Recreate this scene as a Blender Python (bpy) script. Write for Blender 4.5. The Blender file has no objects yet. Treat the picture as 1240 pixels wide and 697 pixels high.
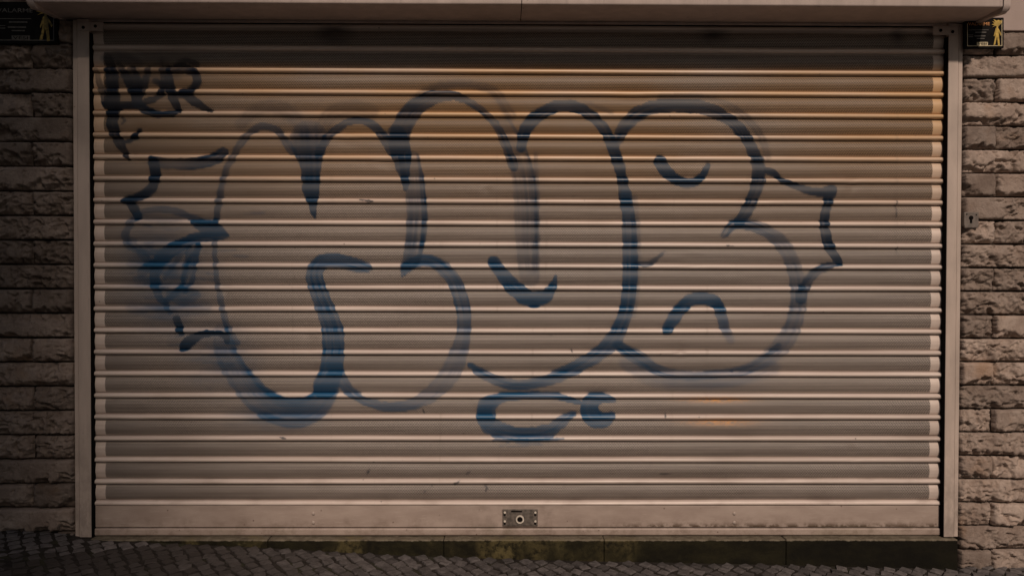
import bpy, bmesh, math, random
import numpy as np
from mathutils import Vector, Matrix

random.seed(7)
RNG = np.random.default_rng(11)
SC = bpy.context.scene
C = SC.collection

# ------------------------------------------------------------------ camera
F_PX, CX, CY = 1100.0, 620.0, 348.5            # calibrated on the 1240 x 697 photograph
CAM = np.array([-0.0741, -4.2185, 1.0664])
PITCH, YAW, ROLL = -0.015793, 0.009714, 0.002371


def cam_axes():
    cp, sp = math.cos(PITCH), math.sin(PITCH)
    c, s = math.cos(YAW), math.sin(YAW)
    cr, sr = math.cos(ROLL), math.sin(ROLL)
    fw = np.array([s * cp, c * cp, sp]); rt = np.array([c, -s, 0.0]); up = np.cross(rt, fw)
    return rt * cr + up * sr, up * cr - rt * sr, fw


RT, UP, FW = cam_axes()
cam = bpy.data.cameras.new('camera')
cam.sensor_width = 36.0
cam.lens = F_PX / 1240.0 * 36.0
cam.clip_start = 0.05
cam.clip_end = 2000.0
camo = bpy.data.objects.new('camera', cam)
C.objects.link(camo)
mw = Matrix.Identity(4)
for i in range(3):
    mw[i][0] = RT[i]; mw[i][1] = UP[i]; mw[i][2] = -FW[i]; mw[i][3] = CAM[i]
camo.matrix_world = mw
SC.camera = camo

# ------------------------------------------------------------------ light
SUN_AZ, SUN_EL = math.radians(8.0), math.radians(35.0)   # azimuth to the right of the wall's normal
to_sun = Vector((math.sin(SUN_AZ) * math.cos(SUN_EL), -math.cos(SUN_AZ) * math.cos(SUN_EL), math.sin(SUN_EL)))
w = bpy.data.worlds.new('World')
SC.world = w
w.use_nodes = True
wn = w.node_tree
sky = wn.nodes.new('ShaderNodeTexSky')
sky.sky_type = 'NISHITA'
sky.sun_disc = False
sky.sun_elevation = SUN_EL
sky.sun_rotation = math.pi - SUN_AZ
sky.dust_density = 3.0
sky.ozone_density = 0.6
wn.links.new(sky.outputs[0], wn.nodes['Background'].inputs[0])
wn.nodes['Background'].inputs[1].default_value = 0.05
sun = bpy.data.lights.new('sun', 'SUN')
sun.energy = 4.5
sun.angle = math.radians(2.4)
sun.color = (1.0, 0.80, 0.65)
suno = bpy.data.objects.new('sun', sun)
C.objects.link(suno)
suno.rotation_euler = to_sun.to_track_quat('Z', 'Y').to_euler()
vs = SC.view_settings
vs.view_transform = 'Standard'
vs.look = 'None'
vs.exposure = -0.96
vs.gamma = 1.0


# ------------------------------------------------------------------ helpers
def tag(o, label=None, cat=None, group=None, kind=None):
    if label: o['label'] = label
    if cat: o['category'] = cat
    if group: o['group'] = group
    if kind: o['kind'] = kind
    return o


def link(name, me, m=None, parent=None, loc=None):
    o = bpy.data.objects.new(name, me)
    C.objects.link(o)
    if m is not None:
        me.materials.append(m)
    if parent is not None:
        o.parent = parent
    if loc is not None:
        o.location = loc
    return o


def empty(name, loc=(0, 0, 0)):
    o = bpy.data.objects.new(name, None)
    o.empty_display_size = 0.1
    C.objects.link(o)
    o.location = loc
    return o


def bm_mesh(name, bm, smooth=False):
    me = bpy.data.meshes.new(name)
    bm.to_mesh(me)
    bm.free()
    if smooth:
        me.polygons.foreach_set('use_smooth', [True] * len(me.polygons))
    return me


def add_box(bm, x0, x1, y0, y1, z0, z1, bev=0.0, seg=2):
    g = bmesh.ops.create_cube(bm, size=1.0)
    vs_ = g['verts']
    for v in vs_:
        v.co = Vector((x0 + (v.co.x + .5) * (x1 - x0), y0 + (v.co.y + .5) * (y1 - y0), z0 + (v.co.z + .5) * (z1 - z0)))
    if bev > 0:
        es = list({e for v in vs_ for e in v.link_edges})
        bmesh.ops.bevel(bm, geom=es, offset=bev, segments=seg, affect='EDGES', profile=0.6)


def box(name, x0, x1, y0, y1, z0, z1, m, parent=None, bev=0.0, seg=2):
    bm = bmesh.new()
    add_box(bm, x0, x1, y0, y1, z0, z1, bev, seg)
    return link(name, bm_mesh(name, bm), m, parent)


def grid_mesh(name, P, smooth=True, attrs=None):
    """P: (rows, cols, 3) array -> quad grid"""
    r, c, _ = P.shape
    me = bpy.data.meshes.new(name)
    me.vertices.add(r * c)
    me.vertices.foreach_set('co', P.reshape(-1).astype(np.float32))
    i = np.arange(r - 1)[:, None] * c + np.arange(c - 1)[None, :]
    q = np.stack([i, i + 1, i + c + 1, i + c], -1).reshape(-1, 4)
    n = len(q)
    me.loops.add(4 * n)
    me.loops.foreach_set('vertex_index', q.reshape(-1).astype(np.int32))
    me.polygons.add(n)
    me.polygons.foreach_set('loop_start', np.arange(0, 4 * n, 4, dtype=np.int32))
    me.polygons.foreach_set('loop_total', np.full(n, 4, dtype=np.int32))
    if smooth:
        me.polygons.foreach_set('use_smooth', np.ones(n, dtype=bool))
    for k, a in (attrs or {}).items():
        at = me.attributes.new(k, 'FLOAT', 'POINT')
        at.data.foreach_set('value', a.reshape(-1).astype(np.float32))
    me.update()
    me.validate()
    return me


def noise2(x, y, seed):
    """smooth value noise on arrays"""
    g = np.random.default_rng(seed).random((64, 64))
    xi = np.floor(x).astype(int); yi = np.floor(y).astype(int)
    fx = x - xi; fy = y - yi
    fx = fx * fx * (3 - 2 * fx); fy = fy * fy * (3 - 2 * fy)
    a = g[yi % 64, xi % 64]; b = g[yi % 64, (xi + 1) % 64]
    c_ = g[(yi + 1) % 64, xi % 64]; d = g[(yi + 1) % 64, (xi + 1) % 64]
    return (a * (1 - fx) + b * fx) * (1 - fy) + (c_ * (1 - fx) + d * fx) * fy


def fbm(x, y, seed, o=4):
    s = 0.0; a = 0.5
    for k in range(o):
        s = s + a * noise2(x * 2 ** k + 13.1 * k, y * 2 ** k + 7.7 * k, seed + k)
        a *= 0.5
    return s


# ------------------------------------------------------------------ node helpers
class NT:
    def __init__(self, name):
        self.m = bpy.data.materials.new(name)
        self.m.use_nodes = True
        self.t = self.m.node_tree
        self.b = self.t.nodes['Principled BSDF']
        self._oc = None

    def n(self, typ, **kw):
        x = self.t.nodes.new(typ)
        for k, v in kw.items():
            setattr(x, k, v)
        return x

    def set(self, sock, v):
        if hasattr(v, 'is_output') or isinstance(v, bpy.types.NodeSocket):
            self.t.links.new(v, sock)
        else:
            sock.default_value = v

    def math(self, op, a, b=0.0, c=0.0, clamp=False):
        x = self.n('ShaderNodeMath', operation=op, use_clamp=clamp)
        self.set(x.inputs[0], a); self.set(x.inputs[1], b); self.set(x.inputs[2], c)
        return x.outputs[0]

    def mix(self, f, a, b):
        x = self.n('ShaderNodeMix', data_type='RGBA')
        self.set(x.inputs[0], f)
        self.set(x.inputs[6], a if not isinstance(a, tuple) else (*a, 1.0))
        self.set(x.inputs[7], b if not isinstance(b, tuple) else (*b, 1.0))
        return x.outputs[2]

    def ramp(self, v, a, b, lo=0.0, hi=1.0):
        x = self.n('ShaderNodeMapRange', interpolation_type='SMOOTHSTEP')
        self.set(x.inputs[0], v)
        x.inputs[1].default_value = a; x.inputs[2].default_value = b
        x.inputs[3].default_value = lo; x.inputs[4].default_value = hi
        return x.outputs[0]

    def obj(self):
        if self._oc is None:
            self._oc = self.n('ShaderNodeTexCoord').outputs['Object']
        return self._oc

    def world(self):
        self._oc = self.n('ShaderNodeNewGeometry').outputs['Position']

    def noise(self, scale=(1, 1, 1), s=5.0, detail=4.0, rough=0.55, vec=None, dist=0.0):
        mp = self.n('ShaderNodeMapping')
        self.t.links.new(vec or self.obj(), mp.inputs[0])
        mp.inputs[3].default_value = scale
        x = self.n('ShaderNodeTexNoise')
        self.t.links.new(mp.outputs[0], x.inputs[0])
        x.inputs['Scale'].default_value = s
        x.inputs['Detail'].default_value = detail
        x.inputs['Roughness'].default_value = rough
        x.inputs['Distortion'].default_value = dist
        return x.outputs[0]

    def attr(self, k):
        return self.n('ShaderNodeAttribute', attribute_name=k).outputs['Fac']

    def xyz(self):
        s = self.n('ShaderNodeSeparateXYZ')
        self.t.links.new(self.obj(), s.inputs[0])
        return s.outputs

    def bump(self, h, strength=0.3, dist=0.01):
        x = self.n('ShaderNodeBump')
        x.inputs['Strength'].default_value = strength
        x.inputs['Distance'].default_value = dist
        self.t.links.new(h, x.inputs['Height'])
        self.t.links.new(x.outputs[0], self.b.inputs['Normal'])

    def out(self, col, rough=0.6, metal=0.0, spec=0.5):
        self.set(self.b.inputs['Base Color'], col if not isinstance(col, tuple) else (*col, 1.0))
        self.set(self.b.inputs['Roughness'], rough)
        self.b.inputs['Metallic'].default_value = metal
        self.b.inputs['Specular IOR Level'].default_value = spec
        return self.m


def plain(name, col, rough=0.6, metal=0.0, var=0.15, s=20.0, spec=0.5):
    t = NT(name)
    f = t.noise(s=s)
    c2 = tuple(max(0.0, c * (1 - var * 2)) for c in col)
    c1 = tuple(min(1.0, c * (1 + var)) for c in col)
    return t.out(t.mix(t.ramp(f, .3, .7), c2, c1), rough, metal, spec)


PAINT = (0.50, 0.415, 0.365)


def mat_slat():
    t = NT('shutter_paint')
    x, y, z = t.xyz()
    # dusty streaks running along the slats, cloudy grime, amber tint over the upper third, fading out at the top
    streak = t.noise((0.6, 1, 22), s=3.0, detail=6)
    cloud = t.noise((1, 1, 1), s=1.7, detail=5)
    fine = t.noise((1, 1, 1), s=160.0, detail=2)
    base = t.mix(t.ramp(streak, .3, .75), (0.54, 0.455, 0.41), (0.68, 0.59, 0.54))
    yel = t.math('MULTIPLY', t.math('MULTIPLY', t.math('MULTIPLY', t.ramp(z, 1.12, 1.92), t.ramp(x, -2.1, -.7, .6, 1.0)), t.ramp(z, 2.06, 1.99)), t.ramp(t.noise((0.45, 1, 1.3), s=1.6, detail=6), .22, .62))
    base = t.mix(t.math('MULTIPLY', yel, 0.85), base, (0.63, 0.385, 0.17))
    base = t.mix(t.math('MULTIPLY', t.ramp(cloud, .52, .78), 0.30), base, (0.26, 0.20, 0.165))
    low = t.math('MULTIPLY', t.ramp(z, 0.30, 0.0), t.ramp(t.noise((2, 1, 6), s=3.0, detail=6), .45, .7))
    base = t.mix(t.math('MULTIPLY', low, 0.35), base, (0.23, 0.17, 0.14))
    # faint vertical run marks
    drip = t.noise((26, 1, 0.5), s=1.0, detail=3)
    base = t.mix(t.math('MULTIPLY', t.ramp(drip, .62, .74), 0.22), base, (0.27, 0.21, 0.18))
    # black specks
    vor = t.n('ShaderNodeTexVoronoi', feature='F1')
    t.t.links.new(t.obj(), vor.inputs['Vector'])
    vor.inputs['Scale'].default_value = 16.0
    spk = t.math('MULTIPLY', t.ramp(vor.outputs['Distance'], .075, .045), t.ramp(t.noise(s=4.0), .52, .60))
    base = t.mix(t.math('MULTIPLY', spk, 0.8), base, (0.05, 0.04, 0.04))
    # the perforated faces hold grime, the bare ribs and ends stay pale
    base = t.mix(t.math('MULTIPLY', t.attr('perf'), .62), base, t.mix(t.ramp(t.math('ADD', t.math('MULTIPLY', streak, .45), t.math('MULTIPLY', t.noise(s=210.0, detail=1), .55)), .36, .64), (0.19, 0.155, 0.13), (0.38, 0.325, 0.28)))
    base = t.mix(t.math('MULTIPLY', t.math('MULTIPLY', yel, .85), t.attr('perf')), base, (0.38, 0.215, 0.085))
    # orange flecks in two short bands
    fleck = t.math('MULTIPLY', t.attr('fleck'), t.ramp(fine, .42, .54))
    base = t.mix(fleck, base, (0.75, 0.33, 0.06))
    hsv = t.n('ShaderNodeHueSaturation')
    t.t.links.new(base, hsv.inputs['Color'])
    t.set(hsv.inputs['Value'], t.math('ADD', 1.0, t.attr('tone')))
    base = hsv.outputs[0]
    # spray paint
    pn = t.attr('paint')
    hue = t.attr('hue')
    pc = t.mix(hue, (0.009, 0.014, 0.028), (0.022, 0.105, 0.225))
    brk = t.noise((0.8, 1, 40), s=5.0, detail=3)
    pd = t.math('MULTIPLY', pn, t.ramp(brk, .22, .5, .84, 1.12), clamp=True)
    base = t.mix(pd, base, pc)
    # micro perforation: two staggered lattices of round holes
    P = 0.0077
    Q = P * 1.732

    def lat(ox, oz):
        fx = t.math('SUBTRACT', t.math('FRACT', t.math('ADD', t.math('DIVIDE', x, P), ox)), 0.5)
        fz = t.math('SUBTRACT', t.math('FRACT', t.math('ADD', t.math('DIVIDE', z, Q), oz)), 0.5)
        fz = t.math('MULTIPLY', fz, 1.732)
        return t.math('SQRT', t.math('ADD', t.math('MULTIPLY', fx, fx), t.math('MULTIPLY', fz, fz)))
    d = t.math('MINIMUM', lat(0.0, 0.0), lat(0.5, 0.5))
    hole = t.math('MULTIPLY', t.ramp(d, .435, .375), t.attr('perf'))
    hole = t.math('MULTIPLY', hole, t.math('SUBTRACT', 1.0, t.math('MULTIPLY', fleck, .8)))
    base = t.mix(t.math('MULTIPLY', hole, 0.97), base, (0.012, 0.009, 0.008))
    t.bump(t.math('ADD', t.math('MULTIPLY', streak, 0.3), t.math('MULTIPLY', fine, 0.1)), 0.12, 0.004)
    return t.out(base, t.mix(t.attr('perf'), (0.33,) * 3, (0.55,) * 3), 0.0, 0.5)


def mat_paint(name, col=PAINT, dirt=0.35):
    t = NT(name)
    x, y, z = t.xyz()
    a = t.noise((1, 1, 1), s=2.2, detail=6)
    b = t.noise((3, 3, 0.5), s=6.0, detail=6)
    base = t.mix(t.ramp(b, .3, .75), tuple(c * .86 for c in col), tuple(c * 1.06 for c in col))
    base = t.mix(t.math('MULTIPLY', t.ramp(a, .5, .75), dirt), base, tuple(c * .5 for c in col))
    vor = t.n('ShaderNodeTexVoronoi', feature='F1')
    t.t.links.new(t.obj(), vor.inputs['Vector'])
    vor.inputs['Scale'].default_value = 17.0
    spk = t.math('MULTIPLY', t.ramp(vor.outputs['Distance'], .09, .05), t.ramp(t.noise(s=3.0), .5, .58))
    base = t.mix(t.math('MULTIPLY', spk, 0.7), base, (0.07, 0.055, 0.05))
    ft = t.math('MULTIPLY', t.ramp(z, .55, -.12), t.ramp(t.noise((3, 3, 1.5), s=5.0, detail=8, rough=.7), .38, .66))
    base = t.mix(t.math('MULTIPLY', ft, .6), base, tuple(c * .38 for c in col))
    scf = t.noise((14, 14, 1.2), s=6.0, detail=5)
    base = t.mix(t.math('MULTIPLY', t.ramp(scf, .60, .70), .3), base, tuple(c * .55 for c in col))
    t.bump(t.noise(s=90.0), 0.05, 0.004)
    return t.out(base, 0.5, 0.0, 0.4)


def mat_bar():
    t = NT('bottom_bar_paint')
    x, y, z = t.xyz()
    b = t.noise((1, 1, 3), s=5.0, detail=6)
    base = t.mix(t.ramp(b, .3, .75), (0.31, 0.245, 0.212), (0.40, 0.325, 0.285))
    # grime collected along the lower edge of the right half
    g = t.noise((9, 1, 9), s=2.4, detail=8, rough=.7)
    edge = t.math('MULTIPLY', t.ramp(z, -0.084, -0.110), t.math('GREATER_THAN', z, -0.1135))
    right = t.ramp(x, 0.2, 0.7)
    f = t.math('MULTIPLY', t.math('MULTIPLY', edge, right), t.ramp(g, .42, .56))
    base = t.mix(t.math('MULTIPLY', f, .9), base, (0.06, 0.035, 0.018))
    sp = t.math('MULTIPLY', t.ramp(z, -0.04, -0.115), t.ramp(t.noise((4, 1, 4), s=3.0, detail=8, rough=.7), .44, .66))
    base = t.mix(t.math('MULTIPLY', sp, .55), base, (0.16, 0.115, 0.09))
    lk_ = t.math('MULTIPLY', t.ramp(t.math('ABSOLUTE', x), .34, .06), t.ramp(t.noise(s=14.0, detail=7, rough=.7), .40, .66))
    base = t.mix(t.math('MULTIPLY', lk_, .5), base, (0.14, 0.105, 0.085))
    scr = t.noise((2.5, 1, 60), s=6.0, detail=4)
    base = t.mix(t.math('MULTIPLY', t.ramp(scr, .60, .68), .35), base, (0.55, 0.47, 0.42))
    green = t.math('MULTIPLY', t.ramp(z, -0.09, -0.13), t.ramp(t.noise(s=3.5, detail=5), .5, .7))
    base = t.mix(t.math('MULTIPLY', green, .15), base, (0.19, 0.18, 0.10))
    vor = t.n('ShaderNodeTexVoronoi', feature='F1')
    t.t.links.new(t.obj(), vor.inputs['Vector'])
    vor.inputs['Scale'].default_value = 22.0
    spk = t.math('MULTIPLY', t.ramp(vor.outputs['Distance'], .10, .06), t.ramp(t.noise(s=5.0), .47, .55))
    base = t.mix(t.math('MULTIPLY', spk, .8), base, (0.09, 0.05, 0.04))
    t.bump(b, 0.08, 0.004)
    return t.out(base, 0.5, 0.0, 0.4)


def mat_stone(name, dark):
    t = NT(name)
    t.world()
    info = t.n('ShaderNodeObjectInfo')
    a = t.noise(s=9.0, detail=8, rough=.65)
    b = t.noise(s=45.0, detail=6, rough=.7)
    base = t.mix(t.ramp(a, .3, .72), (0.29, 0.222, 0.185), (0.46, 0.375, 0.325))
    base = t.mix(t.math('MULTIPLY', t.ramp(b, .48, .72), .45), base, (0.20, 0.145, 0.115))
    # iron stain patches
    c = t.noise(s=5.5, detail=5)
    base = t.mix(t.math('MULTIPLY', t.ramp(c, .58, .74), .45), base, (0.31, 0.175, 0.09))
    # per-stone value
    hs = t.n('ShaderNodeHueSaturation')
    t.t.links.new(base, hs.inputs['Color'])
    t.set(hs.inputs['Value'], t.ramp(info.outputs['Random'], 0, 1, .66 * dark, 1.18 * dark))
    # dark lichen / pits
    pit = t.noise(s=26.0, detail=7, rough=.75, dist=1.2)
    base = t.mix(t.math('MULTIPLY', t.ramp(pit, .60, .70), .75), hs.outputs[0], (0.05, 0.035, 0.03))
    t.bump(t.math('ADD', b, t.math('MULTIPLY', pit, -.6)), 0.8, 0.010)
    return t.out(base, 0.85, 0.0, 0.25)


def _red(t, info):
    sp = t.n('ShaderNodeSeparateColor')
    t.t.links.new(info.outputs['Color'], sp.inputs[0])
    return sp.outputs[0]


def mat_cobble():
    t = NT('cobble_basalt')
    t.world()
    info = t.n('ShaderNodeObjectInfo')
    at = t.attr('tone')
    a = t.noise(s=40.0, detail=6)
    base = t.mix(t.ramp(a, .3, .7), (0.078, 0.070, 0.069), (0.145, 0.131, 0.130))
    hs = t.n('ShaderNodeHueSaturation')
    t.t.links.new(base, hs.inputs['Color'])
    t.set(hs.inputs['Value'], t.math('ADD', t.ramp(info.outputs['Random'], 0, 1, .6, 1.1), at))
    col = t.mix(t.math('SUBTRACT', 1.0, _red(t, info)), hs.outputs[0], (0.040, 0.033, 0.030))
    t.bump(a, 0.4, 0.006)
    return t.out(col, 0.7, 0.0, 0.4)


def mat_dirt():
    t = NT('joint_dirt')
    a = t.noise(s=30.0, detail=8, rough=.7)
    b = t.noise(s=6.0, detail=5)
    base = t.mix(t.ramp(a, .3, .7), (0.014, 0.011, 0.009), (0.042, 0.036, 0.032))
    base = t.mix(t.math('MULTIPLY', t.ramp(b, .52, .7), .5), base, (0.05, 0.055, 0.022))
    t.bump(a, 0.8, 0.01)
    return t.out(base, 0.95, 0.0, 0.2)


def mat_sill():
    t = NT('mossy_stone')
    x, y, z = t.xyz()
    a = t.noise((1, 1, 1.5), s=7.0, detail=8, rough=.65)
    b = t.noise((1, 1, 1), s=30.0, detail=6, rough=.7)
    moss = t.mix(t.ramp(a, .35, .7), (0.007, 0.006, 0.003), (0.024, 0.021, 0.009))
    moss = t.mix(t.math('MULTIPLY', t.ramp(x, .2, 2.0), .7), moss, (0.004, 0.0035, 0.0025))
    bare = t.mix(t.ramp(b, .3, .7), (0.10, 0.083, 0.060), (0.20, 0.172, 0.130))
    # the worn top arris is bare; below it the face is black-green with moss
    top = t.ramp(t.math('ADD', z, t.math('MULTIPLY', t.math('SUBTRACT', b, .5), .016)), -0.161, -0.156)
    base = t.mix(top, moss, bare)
    pale = t.math('MULTIPLY', t.ramp(a, .60, .72), t.math('MULTIPLY', t.ramp(b, .5, .62), t.ramp(x, 1.2, .4)))
    base = t.mix(t.math('MULTIPLY', pale, .6), base, (0.17, 0.15, 0.075))
    tan = t.math('MULTIPLY', t.ramp(t.noise((1.2, 1, .5), s=2.6, detail=5), .48, .66), t.ramp(x, 1.0, .1))
    base = t.mix(t.math('MULTIPLY', t.math('MULTIPLY', tan, t.ramp(b, .35, .6)), .75), base, (0.13, 0.105, 0.045))
    t.bump(b, 0.7, 0.008)
    return t.out(base, 0.9, 0.0, 0.2)


def mat_plaster():
    t = NT('wall_plaster')
    a = t.noise((1, 1, .6), s=3.0, detail=7)
    b = t.noise(s=120.0, detail=3)
    base = t.mix(t.ramp(a, .3, .72), (0.36, 0.29, 0.265), (0.45, 0.37, 0.345))
    t.bump(b, 0.25, 0.003)
    return t.out(base, 0.85, 0.0, 0.2)


M = dict(
    slat=mat_slat(), paint=mat_paint('frame_paint', dirt=.5), soffit=mat_paint('box_paint', (0.46, 0.385, 0.355), .25),
    bar=mat_bar(), stone=mat_stone('split_stone', 0.92), stone_d=mat_stone('split_stone_shaded', 0.66),  # second stone is a darker copy: shade on the left wall put into colour
    cobble=mat_cobble(), dirt=mat_dirt(), sill=mat_sill(), plaster=mat_plaster(),
    mortar=plain('mortar', (0.035, 0.024, 0.019), .95, 0, .3, 40),
    black=plain('black_plastic', (0.008, 0.007, 0.007), .95, 0, .1, 30, .04),
    signblack=plain('sign_black', (0.008, 0.007, 0.007), .8, 0, .2, 30, .12),
    shadedyellow=plain('sign_shaded_yellow', (0.27, 0.19, 0.04), .6, 0, .3, 60),  # sign yellow darkened: the dimness over the left plate painted in
    yellow=plain('sign_yellow', (0.50, 0.34, 0.055), .5, 0, .2, 60),
    cream=plain('sign_cream', (0.55, 0.47, 0.30), .5, 0, .15, 60),
    orange=plain('sign_orange', (0.50, 0.21, 0.06), .5, 0, .15, 60),
    greyprint=plain('sign_grey', (0.10, 0.09, 0.08), .5, 0, .2, 60),
    steel=plain('worn_steel', (0.13, 0.110, 0.095), .5, .1, .25, 60),
    brightsteel=plain('bright_steel', (0.66, 0.60, 0.52), .35, .0, .1, 60),
    greyplastic=plain('switch_grey', (0.15, 0.125, 0.11), .5, 0, .15, 40),
    asphalt=plain('asphalt', (0.05, 0.048, 0.046), .9, 0, .25, 60),
    kerb=plain('kerb_stone', (0.26, 0.24, 0.22), .85, 0, .2, 15),
    facade=plain('facade_render', (0.48, 0.44, 0.39), .85, 0, .08, 1.0),
    glass=plain('window_glass', (0.03, 0.035, 0.04), .08, 0, .1, 2),
    rooftile=plain('roof_tile', (0.30, 0.15, 0.09), .8, 0, .2, 6),
)


# ------------------------------------------------------------------ ground profile
GX = [-60, -6, -4, -2.31, -2.08, -1.99, -1.2, -.635, -.03, 1.03, 1.79, 2.02, 2.35, 4, 6, 60]
GZ = [-.02, -.06, -.085, -.117, -.132, -.150, -.1835, -.2165, -.240, -.262, -.281, -.288, -.284, -.295, -.31, -.33]


def gz(x, y):
    """pavement height: falls to the right along the wall and slightly towards the street"""
    return np.interp(x, GX, GZ) + 0.012 * np.minimum(0.0, y + 0.08)


def photo_px(x, y, z):
    d0, d1, d2 = x - CAM[0], y - CAM[1], z - CAM[2]
    dep = d0 * FW[0] + d1 * FW[1] + d2 * FW[2]
    u = CX + F_PX * (d0 * RT[0] + d1 * RT[1] + d2 * RT[2]) / dep
    v = CY - F_PX * (d0 * UP[0] + d1 * UP[1] + d2 * UP[2]) / dep
    return u, v


# ------------------------------------------------------------------ graffiti, rasterised to a field over the shutter plane
S = 2                                             # cells per traced unit
GW, GH = 1240 * S, 697 * S
PAINTF = np.zeros((GH, GW), np.float32)
HUEF = np.zeros((GH, GW), np.float32)
_sid = [100]


def catmull(p, n=10):
    p = np.asarray(p, float)
    if len(p) < 3:
        t = np.linspace(0, 1, 14)[:, None]
        return p[0] * (1 - t) + p[-1] * t
    q = np.vstack([2 * p[0] - p[1], p, 2 * p[-1] - p[-2]])
    out = []
    for i in range(1, len(q) - 2):
        t = np.linspace(0, 1, n, endpoint=False)[:, None]
        a, b, c, d = q[i - 1], q[i], q[i + 1], q[i + 2]
        out.append(.5 * ((2 * b) + (-a + c) * t + (2 * a - 5 * b + 4 * c - d) * t ** 2 + (-a + 3 * b - 3 * c + d) * t ** 3))
    out.append(p[-1:])
    return np.vstack(out)


def stroke(pts, d=.9, hue=.5, streak=.3, soft=.45, edge=0.0, w=None, lin=False):
    """pts: (x, y, width[, density]); edge>0 darkens the left-hand side of travel, <0 the right-hand side"""
    _sid[0] += 1
    sd = _sid[0]
    rows = [(q[0], q[1], q[2] if len(q) > 2 else w, q[3] if len(q) > 3 else d) for q in pts]
    cv = np.array(rows, float) if lin else catmull(rows)
    tot = 0.0
    L = np.zeros((GH, GW), np.float32) if False else None
    xs, ys = cv[:, 0], cv[:, 1]
    pad = cv[:, 2].max() / 2 + soft + 3
    x0 = max(0, int((xs.min() - pad) * S)); x1 = min(GW, int((xs.max() + pad) * S) + 1)
    y0 = max(0, int((ys.min() - pad) * S)); y1 = min(GH, int((ys.max() + pad) * S) + 1)
    field = np.zeros((y1 - y0, x1 - x0), np.float32)
    for a, b in zip(cv[:-1], cv[1:]):
        p2 = max(a[2], b[2]) / 2 + soft + 1
        bx0 = max(x0, int((min(a[0], b[0]) - p2) * S)); bx1 = min(x1, int((max(a[0], b[0]) + p2) * S) + 1)
        by0 = max(y0, int((min(a[1], b[1]) - p2) * S)); by1 = min(y1, int((max(a[1], b[1]) + p2) * S) + 1)
        if bx1 <= bx0 or by1 <= by0:
            continue
        X = (np.arange(bx0, bx1) / S)[None, :]; Y = (np.arange(by0, by1) / S)[:, None]
        dx, dy = b[0] - a[0], b[1] - a[1]
        ln = math.hypot(dx, dy) + 1e-6
        t = np.clip(((X - a[0]) * dx + (Y - a[1]) * dy) / ln ** 2, 0, 1)
        px, py = a[0] + t * dx, a[1] + t * dy
        ddx, ddy = X - px, Y - py
        dist = np.sqrt(ddx ** 2 + ddy ** 2)
        lat = (dx * ddy - dy * ddx) / ln                         # signed, >0 = right of travel on the page
        hw = (a[2] + t * (b[2] - a[2])) / 2
        s_al = tot + t * ln
        rough = (noise2(s_al / 5.0, np.sign(lat) * 5 + sd * 3.3, sd) - .5) * 1.8 + (noise2(s_al / 1.6, np.sign(lat) * 9 + sd * 1.3, sd + 3) - .5) * 1.3
        cov = np.clip((hw + rough - dist) / soft + .5, 0, 1)
        den = a[3] + t * (b[3] - a[3])
        st = noise2(lat / 1.7 + 40, s_al / 45.0 + sd, sd + 1)
        den = den * (1 - .8 * streak + .8 * streak * np.clip(st * 1.7 - .15, 0, 1.25))
        if edge != 0:
            r = np.clip(lat / (hw + .01) * (-1 if edge > 0 else 1), -1, 1)
            den = den + abs(edge) * np.clip((r - .35) / .4, 0, 1)
        v = cov * np.clip(den, 0, 1)
        sub = field[by0 - y0:by1 - y0, bx0 - x0:bx1 - x0]
        np.maximum(sub, v, out=sub)
        tot += ln
    P = PAINTF[y0:y1, x0:x1]
    H = HUEF[y0:y1, x0:x1]
    if hue > .1:
        yy_ = (np.arange(y0, y1) / S)[:, None]
        hue = np.clip(hue * (.62 + .65 * np.clip((yy_ - 110) / 300, 0, 1)) , 0, 1) * np.ones_like(field)
    new = P + field * (1 - P)
    H[:] = np.where(field > .02, (H * P * (1 - field) + hue * field) / np.maximum(P * (1 - field) + field, 1e-4), H)
    P[:] = new


def haze(cx, cy, rx, ry, d, hue=.9):
    X = (np.arange(GW) / S)[None, :]; Y = (np.arange(GH) / S)[:, None]
    r = np.sqrt(((X - cx) / rx) ** 2 + ((Y - cy) / ry) ** 2)
    f = (d * np.clip(1 - r, 0, 1) ** 1.2 * (.5 + noise2(X / 14, Y / 5, 3 + int(cx)))).astype(np.float32)
    m = f > .004
    HUEF[m] = (HUEF[m] * PAINTF[m] + hue * f[m]) / (PAINTF[m] + f[m])
    PAINTF[:] = PAINTF + f * (1 - PAINTF)


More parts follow.
